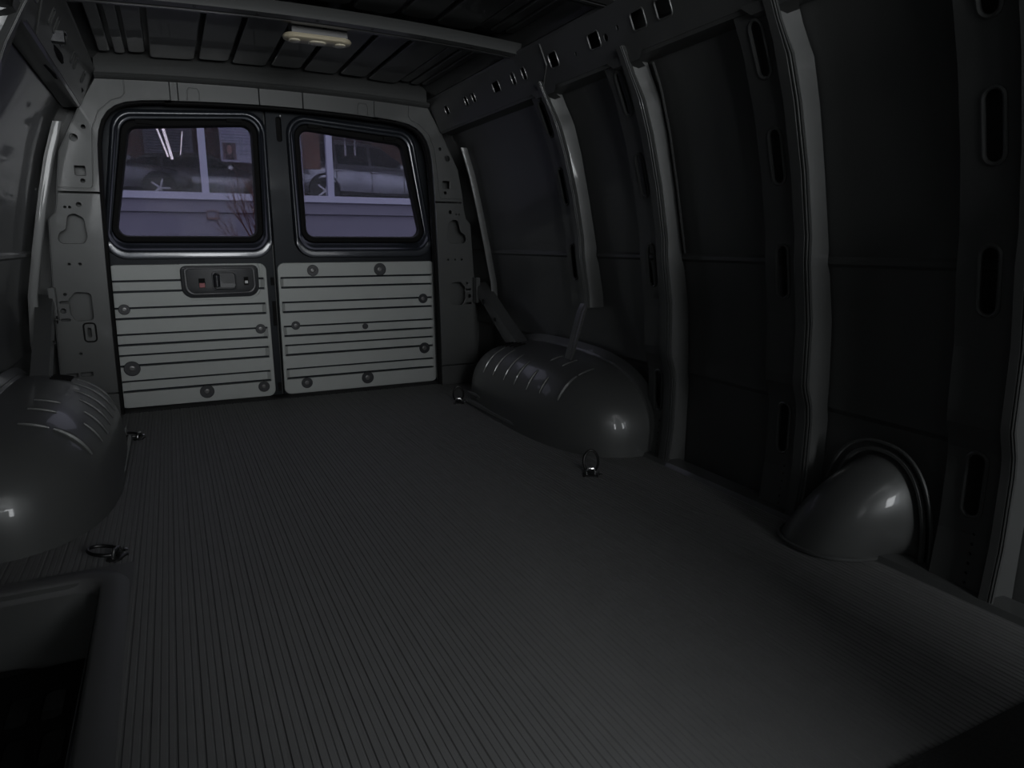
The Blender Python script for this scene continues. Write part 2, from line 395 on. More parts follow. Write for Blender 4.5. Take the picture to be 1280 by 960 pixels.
# ------------------------------------------------------------------ rear doors
DY = 3.205
def fastener(x, z, r, parent, plain=False):
    mb = MB()
    mb.lathe([(r*.98, -.0005), (r*.93, .0006), (r*.80, -.004), (r*.45, -.010), (r*.02, -.011)], (x, PY, z), n=18)
    if not plain:
        mb.m = 1; mb.lathe([(r*.46, -.011), (r*.46, -.002), (r*.36, .0005), (r*.20, .001), (r*.01, .0005)], (x, PY, z), n=16)
    mb.build('fastener', [M['plastic'], M['btn']], parent, 40)
PY = 3.182
BANDS = [(.485, .535), (.376, .426), (.268, .318), (.181, .232), (.073, .123)]
def ramp_cutter(x0, x1, z0, z1, rl, rr, d=.009):
    mb = MB(); y = PY
    P = [(x0, y-.004), (x0, y-.0005) if rl else (x0, y-.0005), (x0+rl, y+d), (x1-rr, y+d), (x1, y-.0005), (x1, y-.004)]
    mb.loft([[(a, b, z0) for a, b in P], [(a, b, z1) for a, b in P]], True, True); return mb
for s, nm in ((-1, 'door_1'), (1, 'door_2')):
    D = empty(nm, 'rear cargo door with tinted window%s' % (' and black latch handle set in its grey panel' if s < 0 else ', its grey panel plain without a handle'), 'door', kind='structure')
    ox = s*.712; ix = -.049 if s < 0 else -.041
    top = lambda x: 1.245-.03*(x/.6)**2
    ol = [(ox, -.03), (ix, -.03), (ix, top(ix)), (s*.30, top(.3)), (s*.56, top(.56)), (s*.635, 1.175), (s*.672, 1.09), (s*.690, .9), (ox, .5)]
    H = [glass_loop(s, .060, .089)]
    if s > 0: H.append(rrect(.012, 1.160, .020, .100, .0099, 5))
    plate([ol]+H, 0.012, 0.002, xz(DY)).build('inner_sheet', M['doorpaint'], D)
    # rolled frame round the window, deeper at the bottom where it forms the sill
    prof = [(.062, .093, .000, .000), (.060, .092, -.008, -.026), (.055, .0912, -.014, -.0375), (.051, .088, -.0160, -.0380), (.047, .080, -.0162, -.03768), (.043, .072, -.0158, -.0373), (.040, .065, -.013, -.0369), (.037, .0625, -.008, -.0360), (.034, .054, -.007, -.022), (.031, .044, -.007, -.010), (.027, .032, -.005, -.004), (.025, .026, .014, .014)]
    mb = MB()
    def fr(o_, ob, dy, db): return [(x, DY+dy+(db-dy)*max(0, min(1, (.725-z)/.030)), z) for x, z in glass_loop(s, o_, ob, .035, 8)]
    mb.loft([fr(*q) for q in prof])
    mb.build('window_frame', M['frame'], D, 50)
    prof = [(.026, .014), (.023, .004), (.014, .002), (.004, .006), (.000, .020), (-.001, .040)]
    mb = MB(); mb.loft([[(x, DY+dy, z) for x, z in glass_loop(s, o_, None, .035, 8)] for o_, dy in prof])
    mb.build('window_gasket', M['rubber'], D, True)
    mb = MB()
    for (cx, cz) in ((-.50, 1.146), (-.165, 1.175)): mb.bbox(min(s*-cx*-1 if s < 0 else -cx, (cx if s < 0 else -cx))-.030, (cx if s < 0 else -cx)+.030, DY-.010, DY+.012, cz, cz+.014)
    mb.build('gasket_clip', M['rubber'], D)
    mb = plate([glass_loop(s, .003, None, .035, 8)], .004, 0, xz(DY+.028)); mb.build('window_pane', M['tint'], D)
    # access panel
    px0, px1 = (-.697, -.080) if s < 0 else (-.040, .698)
    if s < 0: pts = [(-.697, .008), (-.079, .004), (-.083, .597), (-.686, .597)]
    else: pts = [(-.040, .004), (.698, .004), (.700, .597), (-.036, .597)]
    pm = plate([rpoly(pts, .030, 6)], .022, .0025, xz(PY+.011))
    bx0, bx1 = (-.684, -.092) if s < 0 else (-.029, .684)
    cuts = []; 
    for i, (z0, z1) in enumerate(BANDS):
        rl, rr = (.035, .018) if s < 0 else (.016, .10)
        cuts.append(ramp_cutter(bx0, bx1, z0, z1, rl, rr))
        for zg in (z0+.0036, z1-.0036):
            c = MB(); c.bbox(bx0+.004, bx1-.004, PY-.004, PY+.0185, zg-.0046, zg+.0046); cuts.append(c)
    if s < 0: F = [(-.642, .418, .022), (-.638, .173, .032), (-.363, .050, .030), (-.128, .050, .025), (-.124, .311, .022)]
    else: F = [(.116, .562, .026), (.425, .562, .030), (.634, .418, .024), (.635, .174, .028), (.345, .050, .030), (.061, .050, .026), (.027, .318, .020), (.344, .297, .014)]
    for x, z, r in F:
        c = MB(); c.lathe([(r*.98, -.0125), (r*.98, .01)], (x, PY, z), n=20); cuts.append(c)
    if s < 0:
        c = MB(); c.loft([[(x, y, z) for x, z in rpoly([(-.432, .62), (-.432, .447), (-.110, .447), (-.110, .62)], .05, 6)] for y in (PY-.01, PY+.011)], True, True); cuts.append(c)
        for xx in (-.4385, -.104): c = MB(); c.bbox(xx-.003, xx+.003, PY-.004, PY+.008, .53, .62); cuts.append(c)
    else:
        c = MB(); c.bbox(.060, .0625, PY+.006, PY+.011, .37, .43); cuts.append(c)
    P = link('access_panel', cut(pm, cuts, 'access_panel', M['panel']), D)
    for i, (x, z, r) in enumerate(F): fastener(x, z, r, P, plain=(s > 0 and i == 7))
    if s < 0:
        # latch bezel with handle
        B = plate([rpoly([(-.424, .590), (-.424, .456), (-.117, .456), (-.117, .590)], [.022, .045, .045, .022], 6)], .016, .005, xz(PY+.003)).build('latch_bezel', M['plastic'], D, 40)
        tag(B, 'black latch bezel')
        mb = plate([rpoly([(-.412, .582), (-.412, .467), (-.129, .467), (-.129, .582)], [.018, .038, .038, .018], 6), rpoly([(-.402, .576), (-.398, .475), (-.139, .477), (-.141, .576)], [.014, .030, .030, .014], 6)], .006, .002, xz(PY-.006)); mb.build('bezel_rim', M['plastic2'], B, 40)
        mb = MB(); mb.loft([[(x, y, z) for x, z in rrect(-.255, .525, w_, h_, .012)] for y, w_, h_ in ((PY-.004, .100, .082), (PY-.010, .098, .080), (PY-.011, .086, .070), (PY-.007, .082, .066))], False, True); mb.build('handle_dish', M['plastic'], B, 40)
        # paddle handle
        mb = MB(); loops = []
        for k in range(9):
            t = k/8; x = -.300+.026*t; dy = .006+.022*math.sin(PI*min(1, .15+t*.7)); hh = .060-.012*abs(t-.4)
            loops.append([(x, PY-.006, .527-hh/2), (x, PY-.006-dy, .527-hh/2+.006), (x, PY-.006-dy, .527+hh/2-.006), (x, PY-.006, .527+hh/2)])
        mb.loft(loops, True, True)
        hd = [(-.274, .498), (-.222, .498), (-.212, .508), (-.222, .514), (-.262, .516), (-.274, .530)]
        mb.loft([[(x, y, z) for x, z in hd] for y in (PY-.006, PY-.020)], True, True)
        mb.build('handle', M['plastic2'], B, 40)
        mb = MB(); mb.bbox(-.357, -.332, PY-.0075, PY-.004, .498, .537); mb.build('slot_shade_plate', M['rubber'], B)  # flat black plates in place of the shaded lever recesses
        mb = MB(); mb.bbox(-.355, -.334, PY-.015, PY-.006, .500, .518); tag(mb.build('lock_lever', M['red'], B), 'red lock lever')
        mb = MB(); mb.bbox(-.178, -.160, PY-.0075, PY-.004, .505, .540); mb.build('slot_shade_plate', M['rubber'], B)
        mb = MB(); mb.bbox(-.175, -.163, PY-.012, PY-.006, .513, .524); tag(mb.build('lock_indicator', M['white'], B), 'white lock indicator')
    else:
        mb = MB(); mb.lathe([(.004, 0), (.004, .006), (.002, .009), (.0003, .009)], (.020, DY-.004, 1.215), n=10); mb.build('pin', M['white'], D, True)
        mb = MB(); mb.bbox(-.03, .05, DY+.012, DY+.016, 1.09, 1.225); mb.build('slot_back', M['rubber'], D)
    # seam hardware
    mb = MB()
    for z0, z1 in ((.50, .535), (.32, .43), (.02, .06)): mb.bbox(-.066, -.050, DY-.012, DY-.005, z0, z1) if s < 0 else None
    if s < 0: mb.build('seam_bumper', M['rubber'], D)

# ------------------------------------------------------------------ side pillars
SLOTS = [(1.043, 1.155), (.818, .940), (.553, .680), (.155, .287)]
def wall_pillar(s, y0, label, zlo=-.01, jog=True, slots=SLOTS, wide=.105, capw=.046, topz=1.2):
    R = empty('wall_pillar', label, 'pillar', 'steel pillars of the side walls')
    zz = [z for z in dense(CAPP, .025) if zlo <= z <= topz]
    if zz[0] > zlo: zz = [zlo]+zz
    mb = MB(); loops = []
    for z in zz:
        x = lerp_prof(CAPP, z); j = .012*max(0, min(1, (1.11-z)/.03)) if jog else 0
        w_ = capw-.012+j
        cs = [(.006, .075), (.004, .006), (.0, .0), (-w_*.60, 0.0), (-w_*.63, .0035), (-w_*.70, .0035), (-w_*.73, 0), (-w_*.80, .0005), (-w_*.83, .004), (-w_*.88, .004), (-w_*.91, .001), (-w_, .003), (-w_+.004, .009), (-w_+.014, .020)]
        loops.append([(s*(x+dx), y0+dy, z) for dy, dx in cs])
    mb.loft(loops, closed=False); mb.build('cap_rail', M['cap'], R, 35)
    mb = MB(); mb.loft([[l[-1], (s*(lerp_prof(SKINP, l[-1][2])-.004), l[-1][1]-.012, l[-1][2])] for l in loops], closed=False); mb.build('cap_flank', M['flank'], R, 35)
    # slotted web behind the rail
    za, zb = zlo, topz-.01
    n = 48; zl = [za+(zb-za)*k/n for k in range(n+1)]
    ol = [(y0+.002, z) for z in zl]+[(y0+wide, z) for z in reversed(zl)]
    H = []
    for a, b in slots:
        if a < zlo+.02: continue
        H.append(rrect(y0+.052, (a+b)/2, .036, b-a, .0175, 6))
    fnw = lambda u, v, w_: (s*(lerp_prof(CAPP, v)+.022+w_), u, v)
    if zlo < .1:
        for k in range(6): H.append(circ(y0+.040, .022+.020*k, .0032, 8))
    plate([ol]+H, .004, 0, fnw).build('slotted_web', M['skin2'], R)
    for a, b in slots:
        if a < zlo+.02: continue
        L = rrect(y0+.052, (a+b)/2, .036, b-a, .0175, 6)
        mb = MB(); ring = []
        mb.tube([(s*(lerp_prof(CAPP, v)+.020), u, v) for u, v in L], .0042, 6, closed=True)
        mb.build('slot_lip', M['cap'], R, True)
    # dark side wall of the web towards the skin
    mb = MB(); mb.loft([[(s*(lerp_prof(CAPP, z)+.022), y0+wide, z) for z in zl], [(s*(lerp_prof(SKINP, z)-.006), y0+wide+.004, z) for z in zl]], closed=False)
    mb.build('web_return', BODY, R)
    return R
wall_pillar(1, .677, 'slotted wall pillar in front of the fuel filler housing', wide=.11, capw=.026)
wall_pillar(1, 1.147, 'slotted wall pillar directly behind the fuel filler housing')
wall_pillar(1, 1.654, 'slotted wall pillar standing on the floor ahead of the wheel housing')
p1 = wall_pillar(1, 2.110, 'kinked wall pillar rising from the top of the wheel housing on the filler side', zlo=.455, slots=SLOTS[:3], wide=.095, capw=.044)
# cranked foot of the pillar that lands on the wheel housing
mb = MB(); loops = []
for z, x in ((.470, .8655), (.440, .850), (.377, .832), (.320, .815), (.255, .795)):
    loops.append([(x+.030, 2.116, z), (x+.004, 2.114, z), (x, 2.110, z), (x, 2.084, z), (x+.003, 2.081, z), (x+.003, 2.077, z), (x, 2.074, z), (x+.001, 2.067, z), (x+.012, 2.070, z)])
mb.loft(loops, closed=False); mb.build('foot', M['cap'], p1, 35)
wall_pillar(-1, 1.895, 'pillar at the rear edge of the step well opening', wide=.08, slots=SLOTS[:2])

# thin welded edge on the skin ahead of the wheel housing
mb = MB(); zz = [.655+(1.16-.655)*k/20 for k in range(21)]
mb.tube([(lerp_prof(SKINP, z)-.012, 1.592, z) for z in zz], .0035, 6)
mb.loft([[(lerp_prof(SKINP, z)-.012, 1.592, z), (lerp_prof(SKINP, z)+.002, 1.618, z)] for z in zz], closed=False)
tag(mb.build('skin_stiffener', M['paint'], None, 40), 'thin upright stiffener on the side skin ahead of the wheel housing', 'stiffener')

# ------------------------------------------------------------------ roof rails with punched holes
def roof_rail(s, label):
    R = empty('roof_rail', label, 'rail', 'box rails along the roof edges')
    hol = [(2.905, .040, .034), (2.690, .030, .034), (2.615, .030, .034), (2.405, .055, .036), (2.265, .028, .038), (2.185, .028, .038), (1.985, .050, .042), (1.755, .055, .040), (1.55, .055, .042), (1.45, .055, .042), (1.20, .05, .04), (.95, .05, .04)]
    y0, y1 = -1.2, 3.07
    fn = lambda u, v, w_: (s*(.700-.055*v/.125+w_*.9), u, 1.178+v*.98)
    ol = [(y0+(y1-y0)*k/30, 0.0) for k in range(31)]+[(y1-(y1-y0)*k/30, .125) for k in range(31)]
    H = [rrect(y, .066, a, b, .007, 3) for y, a, b in hol]
    H += [circ(1.86, .055, .006, 8), circ(1.70, .06, .010, 8), circ(1.64, .07, .006, 8)]
    plate([ol]+H, .004, 0, fn).build('rail_face', M['rail'], R)
    for y, a, b in hol:
        mb = MB(); L = rrect(y, .066, a, b, .007, 3); mb.tube([fn(u, v, -.002) for u, v in L], .0028, 5, closed=True); mb.build('hole_lip', M['rail'], R, True)
    mb = MB(); mb.loft([[(s*.700, y, 1.178), (s*.706, y, 1.170), (s*.755, y, 1.166)] for y in (y0, y1)], closed=False); mb.build('lower_flange', M['rail'], R, 40)
    mb = MB(); mb.loft([[(s*.645, y, 1.300), (s*.640, y, 1.308), (s*.652, y, 1.318), (s*.70, y, 1.335)] for y in (y0, y1)], closed=False); mb.build('upper_flange', M['rail'], R, 40)
    mb = MB(); mb.loft([[(s*.735, y, 1.17), (s*.70, y, 1.33)] for y in (y0, y1)], closed=False); mb.build('rail_back', BODY, R)
    # weld brackets where the wall pillars meet the rail
    for yb in ((.66, 1.13, 1.64, 2.09) if s > 0 else (1.88,)):
        mb = MB(); mb.loft([[(s*.690, yb-.085, 1.180), (s*.690, yb+.085, 1.180)], [(s*.700, yb-.060, 1.160), (s*.700, yb+.060, 1.160)], [(s*.735, yb-.04, 1.150), (s*.735, yb+.04, 1.150)]], closed=False)
        mb.build('pillar_bracket', M['rail'], R, 40)
    mb = MB(); mb.tube([fn(2.10, .0, -.004), fn(2.03, .06, -.004), fn(2.03, .12, -.004)], .003, 5)
    mb.build('weld_seam', M['rail'], R)
    return R
roof_rail(1, 'box rail with punched holes along the roof edge above the wall pillars')
roof_rail(-1, 'box rail with punched holes along the roof edge above the step well')

# wiring harness along the left rail
mb = MB()
mb.tube([(-.700+.012*math.sin(k*1.3), 1.2+1.8*k/16, 1.215+.010*math.sin(k*.9+1)) for k in range(17)], .011, 7)
mb.tube([(-.722+.008*math.sin(k*1.1+.7), 1.2+1.75*k/16, 1.185+.012*math.cos(k*.8)) for k in range(17)], .008, 7)
tag(mb.build('wiring_harness', M['rubber'], None, True), 'black wiring harness running along the roof rail over the step well', 'cable')
mb = MB(); mb.bbox(-.79, -.655, 2.27, 2.30, 1.205, 1.232)
tag(mb.build('harness_clip', M['plastic'], None), 'black plastic clip bridging the wiring harness and roof rail', 'clip')

# ------------------------------------------------------------------ roof bows
def roof_bow(y, label):
    R = empty('roof_bow', label, 'roof bow', 'steel bows across the roof')
    X = [-.655+1.31*k/32 for k in range(33)]
    def zc(x): return 1.302+.022*(1-(x/.65)**2)
    cs = [(-.062, .030), (-.050, .010), (-.046, .0), (-.016, -.002), (-.013, .004), (-.006, .004), (-.003, -.002), (.016, .0), (.022, .008), (.024, .014), (.034, .014), (.037, .006), (.048, .006), (.052, .020), (.060, .035)]
    mb = MB(); mb.loft([[(x, y+dy, zc(x)+dz) for dy, dz in cs] for x in X], closed=False)
    mb.build('bow_section', M['bow'], R, 35)
    for k in range(7):
        x = -.50+k*.165; mb = MB(); mb.lathe([(.0045, -.0005), (.0045, .0012), (.002, .0012), (.0003, .001)], (x, y-.031, zc(x)-.0015), (0, 0, -1), 10)
        mb.build('dark_hole_disc', M['steel'], R)  # dark disc set in for the shade of a hole in the bow
    return R
roof_bow(2.235, 'steel roof bow just ahead of the dome lamp')
roof_bow(1.665, 'steel roof bow crossing over the wheel housing, nearer the cab than the dome lamp')
roof_bow(1.02, 'steel roof bow over the fuel filler housing')

# dome lamp
R = empty('dome_lamp', 'cream three-lens dome lamp hanging under the roof behind a bow', 'lamp')
fnl = lambda u, v, w_: (u, v, 1.318+w_)
LX, LY = .022, 2.352
mb = MB(); mb.loft([[(LX+x, LY+y, z) for x, y in rrect(0, 0, w_, d_, r_, 6)] for z, w_, d_, r_ in ((1.3165, .204, .072, .030), (1.311, .212, .078, .034), (1.305, .206, .072, .032), (1.302, .190, .058, .026))], False, True)
mb.build('lens_housing', M['lens'], R, 40)
for dx, wd in ((-.070, .036), (0, .056), (.070, .036)):
    mb = MB(); mb.loft([[(LX+dx+x, LY+y, z) for x, y in rrect(0, 0, wd*k, .046*k, .018*k, 5)] for z, k in ((1.3035, 1.0), (1.299, .92), (1.2975, .7))], False, True); mb.build('lens', M['lens2'], R, 50)
mb = MB(); mb.bbox(LX-.082, LX+.088, LY-.034, LY+.03, 1.315, 1.362)
for dx in (-.055, .062): mb.bbox(LX+dx-.008, LX+dx+.008, LY-.038, LY-.030, 1.330, 1.350)
mb.build('lamp_body', M['lampbody'], R)
for q in ((LX+.012, LX+.024, LY-.037, LY-.033, 1.336, 1.346), (LX-.03, LX-.012, LY-.037, LY-.033, 1.34, 1.352)):
    mb = MB(); mb.bbox(*q); mb.build('connector', M['rubber'], R)
mb = MB(); mb.tube([(LX-.02, LY-.02, 1.352), (LX-.06, LY-.03, 1.375), (LX-.11, LY-.02, 1.372), (LX-.13, LY+.02, 1.395)], .006, 6); mb.build('lamp_wire', M['rubber'], R, True)
for dx in (-.07, .07):
    mb = MB(); mb.bbox(LX+dx-.010, LX+dx+.010, LY-.060, LY-.02, 1.340, 1.346); mb.build('bracket', M['steel'], R)

# ------------------------------------------------------------------ wheel housings
def wheel_housing(s, label):
    R = empty('wheel_housing', label, 'wheel housing', 'wheel housings on both sides of the floor')
    yc, by, xw, ax, hz = 2.285, .565, .930, .297, .285
    nn, pp = 3.0, 3.0
    def sgp(v, e): return math.copysign(abs(v)**e, v)
    def Q(u, v):          # u along the length (front to rear), v from the floor to the crown
        ph = PI*u; th = v*PI/2; k = abs(math.cos(th))**(2/pp)
        return Vector((s*(xw-ax*k*abs(math.sin(ph))**(2/nn)), yc-by*k*sgp(math.cos(ph), 2/nn), hz*abs(math.sin(th))**(2/pp)))
    mb = MB(); mb.grid(lambda u, v: Q(u, v), 65, 26); mb.build('housing_shell', M['paint'], R, 60)
    def S(t, a):          # point on the crown line at length t, a from the inner foot (0) to the wall (pi/2)
        t = max(-.999, min(.999, t)); Xm = (1-abs(t)**nn)**(1/nn); X = Xm*abs(math.cos(a))**(2/pp)
        zz_ = max(0.0, 1-(X**nn+abs(t)**nn)**(pp/nn))**(1/pp)
        return Vector((s*(xw-ax*X), yc+by*t, hz*zz_))
    def N(t, a):
        e = 1e-3; n = (S(t+e, a)-S(t-e, a)).cross(S(t, a+e)-S(t, a-e)); n.normalize()
        if n.z < 0: n.negate()
        return n
    ribs = [(-.60, .50, 1.02, .0080), (-.60, 1.06, 1.32, .0055), (-.42, .48, .78, .005), (-.42, 1.08, 1.32, .005), (-.27, .46, .84, .005), (-.27, 1.10, 1.32, .005), (-.10, .46, .95, .005), (.06, .46, 1.05, .005), (.24, .46, 1.1, .005), (.42, .46, 1.1, .005)]
    for t, a0, a1, rr in ribs:
        path = []; rad = []
        for k in range(11):
            a = a0+(a1-a0)*k/10; path.append(S(t, a)+N(t, a)*(rr*.15)); rad.append(rr*(.35+.65*math.sin(PI*min(1, max(0, .12+.76*k/10)))))
        mb = MB(); mb.tube(path, rad, 8); mb.build('pressed_rib', M['paint'], R, True)
    # welded flange where the housing meets the side skin
    arc = [(yc-by*abs(math.cos(PI/2*k/18))**(2/pp), hz*abs(math.sin(PI/2*k/18))**(2/pp)) for k in range(19)]
    arc = arc+[(2*yc-y, z) for y, z in reversed(arc[:-1])]
    mb = MB(); mb.tube([(s*(xw-.022), y, z+.004) for y, z in arc], .006, 6); mb.build('weld_flange', M['paint'], R, True)
    mb = MB(); mb.loft([[(s*(xw-.030), y, z) for y, z in arc], [(s*(xw-.004), yc+(y-yc)*1.05, z*1.10) for y, z in arc]], closed=False); mb.build('flange_skirt', M['paint'], R, True)
    # pleated sealing strip on the rear shoulder
    for k in range(9):
        t = .30+.07*k; mb = MB()
        path = [S(t, 1.14+.05*j)+N(t, 1.2)*.002 for j in range(5)]
        mb.tube(path, .0028, 5); mb.build('seal_pleat', M['rubber'], R)
    # stepped inner ledge along the floor, rear half
    mb = MB()
    for (x, z, r) in ((.640, .020, .012), (.648, .055, .008)):
        mb.tube([(s*x, yc-.12+.50*k/8, z) for k in range(9)], [r*.3]+[r]*7+[r*.3], 7)
    mb.build('inner_ledge', M['paint'], R, True)
    return R
wheel_housing(1, 'glossy black ribbed wheel housing under the kinked wall pillar')
wheel_housing(-1, 'glossy black ribbed wheel housing behind the step well')

# diagonal braces from the corner pillars down to the wheel housings
def brace(s, label):
    R = empty('corner_brace', label, 'brace', 'diagonal braces at the rear corners')
    pts = [(.862, 3.055, .462), (.858, 2.96, .425), (.850, 2.86, .375), (.845, 2.72, .300), (.838, 2.58, .235), (.83, 2.47, .195)]
    mb = MB(); loops = []
    for i, (x, y, z) in enumerate(pts):
        h = .036+.012*i/5
        loops.append([(s*(x+.05), y, z+h), (s*x, y, z+h*.8), (s*(x-.006), y-.01, z), (s*x, y, z-h*.8), (s*(x+.05), y, z-h)])
    mb.loft(loops, closed=False); mb.build('brace_beam', M['paint'], R, 35)
    for i, (y, z, r) in enumerate(((2.93, .412, .014), (2.80, .343, .010), (2.66, .272, .012), (2.56, .228, .008))):
        mb = MB(); mb.lathe([(r, 0), (r, .003), (r*.6, .0035), (r*.55, .0), (.0003, -.001)], (s*.843, y, z), (-s, -.05, 0), 12); mb.build('bolt', M['steel'], R, True)
    mb = MB(); mb.bbox(min(s*.852, s*.872), max(s*.852, s*.872), 3.03, 3.07, .40, .52); mb.build('brace_foot', M['cap'], R)
brace(1, 'dark diagonal brace at the rear corner on the filler side')
brace(-1, 'dark diagonal brace at the rear corner on the step-well side')

# ------------------------------------------------------------------ fuel filler housing
R = empty('fuel_filler_housing', 'rounded dark metal hump covering the fuel filler on the floor edge', 'housing')
ym, hw, ht = .938, .108, .222
def FS(u, v):
    # u around the arch (0..1), v from the wall (0) to the nose on the floor (1)
    a = PI*u; c, si = math.cos(a), math.sin(a)
    e = 2/2.4
    cy = math.copysign(abs(c)**e, c); sz = abs(si)**e
    A = Vector((.938, ym-hw*cy, ht*sz)); B = Vector((.938-.178*sz, ym+.065-hw*1.08*cy, 0.0))
    P = A.lerp(B, v); bul = math.sin(PI*v)*.030*sz
    return P+Vector((-bul*.85, -bul*.1, bul*.8))
mb = MB(); mb.grid(lambda u, v: FS(u, v), 41, 18); mb.build('housing_shell', M['cap2'] if 'cap2' in M else M['paint'], R, 60)
mb = MB(); mb.tube([FS(k/40, .98)+Vector((-.003, 0, .003)) for k in range(2, 39)], .0055, 6); mb.build('floor_lip', M['paint'], R, True)
for off, rr in ((0.0, .006), (.020, .004)):
    mb = MB(); pth = []
    for k in range(31):
        a = PI*(k/30); c, si = math.cos(a), math.sin(a); cy = math.copysign(abs(c)**.8, c)
        pth.append((.925-off*.2, ym-(hw+.010+off)*cy, (ht+.010+off)*abs(si)**.8))
    pth = [(pth[0][0], pth[0][1], 0.0)]+pth
    mb.tube(pth, rr, 6); mb.build('wall_flange', M['cap'], R, True)

# ------------------------------------------------------------------ step well
R = empty('step_well', 'sunken side-door step well with black rim and slotted tread', 'step')
mb = MB(); X0, X1, Y0, Y1, ZB = -.930, -.645, .25, 1.548, -.27
mb.add([(X0, Y1, 0), (X1, Y1, 0), (X1, Y1+.0, ZB), (X0, Y1, ZB)], [(0, 1, 2, 3)])
mb.build('rear_riser', M['well'], R)
mb = MB(); mb.add([(X1, Y1, 0), (X1, Y0, 0), (X1, Y0, ZB), (X1, Y1, ZB)], [(0, 1, 2, 3)]); mb.build('inner_riser', M['rim'], R)
mb = MB(); mb.add([(X0, Y0, ZB), (X1, Y0, ZB), (X1, Y1, ZB), (X0, Y1, ZB)], [(0, 1, 2, 3)]); mb.build('well_floor', BODY, R)
mb = MB(); mb.add([(X0, Y0, 0), (X1, Y0, 0), (X1, Y0, ZB), (X0, Y0, ZB)], [(0, 1, 2, 3)]); mb.add([(X0, Y1, 0.0), (X0, Y0, 0.0), (X0, Y0, ZB), (X0, Y1, ZB)], [(0, 1, 2, 3)]); mb.build('outer_riser', BODY, R)
# rim swept round the corner
path = []
for k in range(6): path.append(((-.930+(.930-.705)*k/5, 1.555), (0, 1)))
cc = (-.700, 1.495)
for k in range(1, 9):
    a = PI/2*(1-k/9); path.append(((cc[0]+.060*math.cos(a), cc[1]+.060*math.sin(a)), (math.cos(a), math.sin(a))))
for k in range(7): path.append(((-.640+.012*k/6, 1.49-1.24*k/6), (1, 0)))
cs = [(-.008, -.022), (-.007, -.010), (-.004, .001), (.004, .006), (.025, .006), (.042, .004), (.054, -.002), (.056, -.012)]
mb = MB(); mb.loft([[(px+nx*d, py+ny*d, z) for d, z in cs] for (px, py), (nx, ny) in path], closed=False); mb.build('rim', M['rim'], R, 60)
mb = MB(); mb.add([(x, y, .0005) for x, y in ((-.72, 1.556), (-.645, 1.556), (-.642, 1.48), (-.5862, 1.48), (-.5862, 1.6062), (-.72, 1.6062))], [(0, 1, 4, 5), (1, 2, 3, 4)]); mb.build('rim_corner', M['rim'], R)
H = []
for i in range(5):
    for j in range(9):
        H.append(rrect(-.895+.055*i+.012*(j % 2), .40+.125*j, .034, .095, .012, 3))
fnt = lambda u, v, w_: (u, v, -.165+w_+.03*(v-1.5))
plate([[(-.928, .27), (-.655, .27), (-.655, 1.53), (-.928, 1.53)]]+H, .008, .002, fnt).build('slotted_tread', M['rubber'], R)
mb = MB(); mb.tube([(-.928, 1.535, -.150), (-.90, 1.532, -.152), (-.80, 1.530, -.160), (-.755, 1.528, -.165)], [.010, .007, .007, .003], 6); mb.build('drain_seal', M['rubber'], R)

# ------------------------------------------------------------------ tie-down rings
def tie_down(x, y, ang, lift, label):
    R = empty('tie_down_ring', label, 'tie-down ring', 'cargo tie-down rings in the floor mat')
    R.location = (x, y, 0); R.rotation_euler = (0, 0, ang)
    mb = MB(); mb.loft([[(px, py, z) for px, py in rrect(0, 0, .030*k, .046*k, .008)] for z, k in ((-.002, 1), (.003, 1), (.0045, .9))], False, True); mb.build('base_plate', M['steel'], R, 40)
    mb = MB(); mb.tube([(0, -.013, .002), (0, -.013, .014), (0, -.009, .021), (0, .009, .021), (0, .013, .014), (0, .013, .002)], .0042, 8); mb.build('strap', M['chrome'], R, True)
    mb = MB(); pth = []
    for k in range(24):
        a = 2*PI*k/24; px = .030+.033*math.cos(a); py = .022*math.sin(a)
        pth.append((-px*math.cos(lift), py, .012+px*math.sin(lift)))
    mb.tube(pth, .0040, 8, closed=True); mb.build('ring', M['ring'], R, True)
    mb = MB(); mb.lathe([(.006, 0), (.006, .003), (.003, .005), (.0003, .005)], (0, .030, .003), (0, 0, 1), 10); mb.build('bolt_head', M['chrome'], R, True)
M['ring'] = mat('black_ring', (0.012, 0.012, 0.012), 0.35, 0.5)
tie_down(-.622, 1.645, -.5, .12, 'tie-down ring lying flat on the mat by the step well corner')
tie_down(-.612, 2.685, -.4, .12, 'tie-down ring on the mat beside the rear end of the step-side wheel housing')
tie_down(.618, 1.640, 4.13, 1.15, 'raised tie-down ring in front of the filler-side wheel housing')
tie_down(.612, 2.685, 4.33, 1.15, 'raised tie-down ring at the foot of the rear corner pillar on the filler side')

# ------------------------------------------------------------------ cab closing behind the camera (only its openings let daylight in)
mb = MB(); mb.bbox(-.96, .96, -1.95, -1.70, -.4, .68); mb.bbox(-.96, .96, -1.90, -1.86, 1.34, 1.46)
for s in (1, -1): mb.bbox(min(s*.80, s*.97), max(s*.80, s*.97), -1.93, -1.84, .6, 1.46)
tag(mb.build('wall_front', M['dark']), 'black dashboard and windshield surround at the cab end', 'wall', kind='structure')

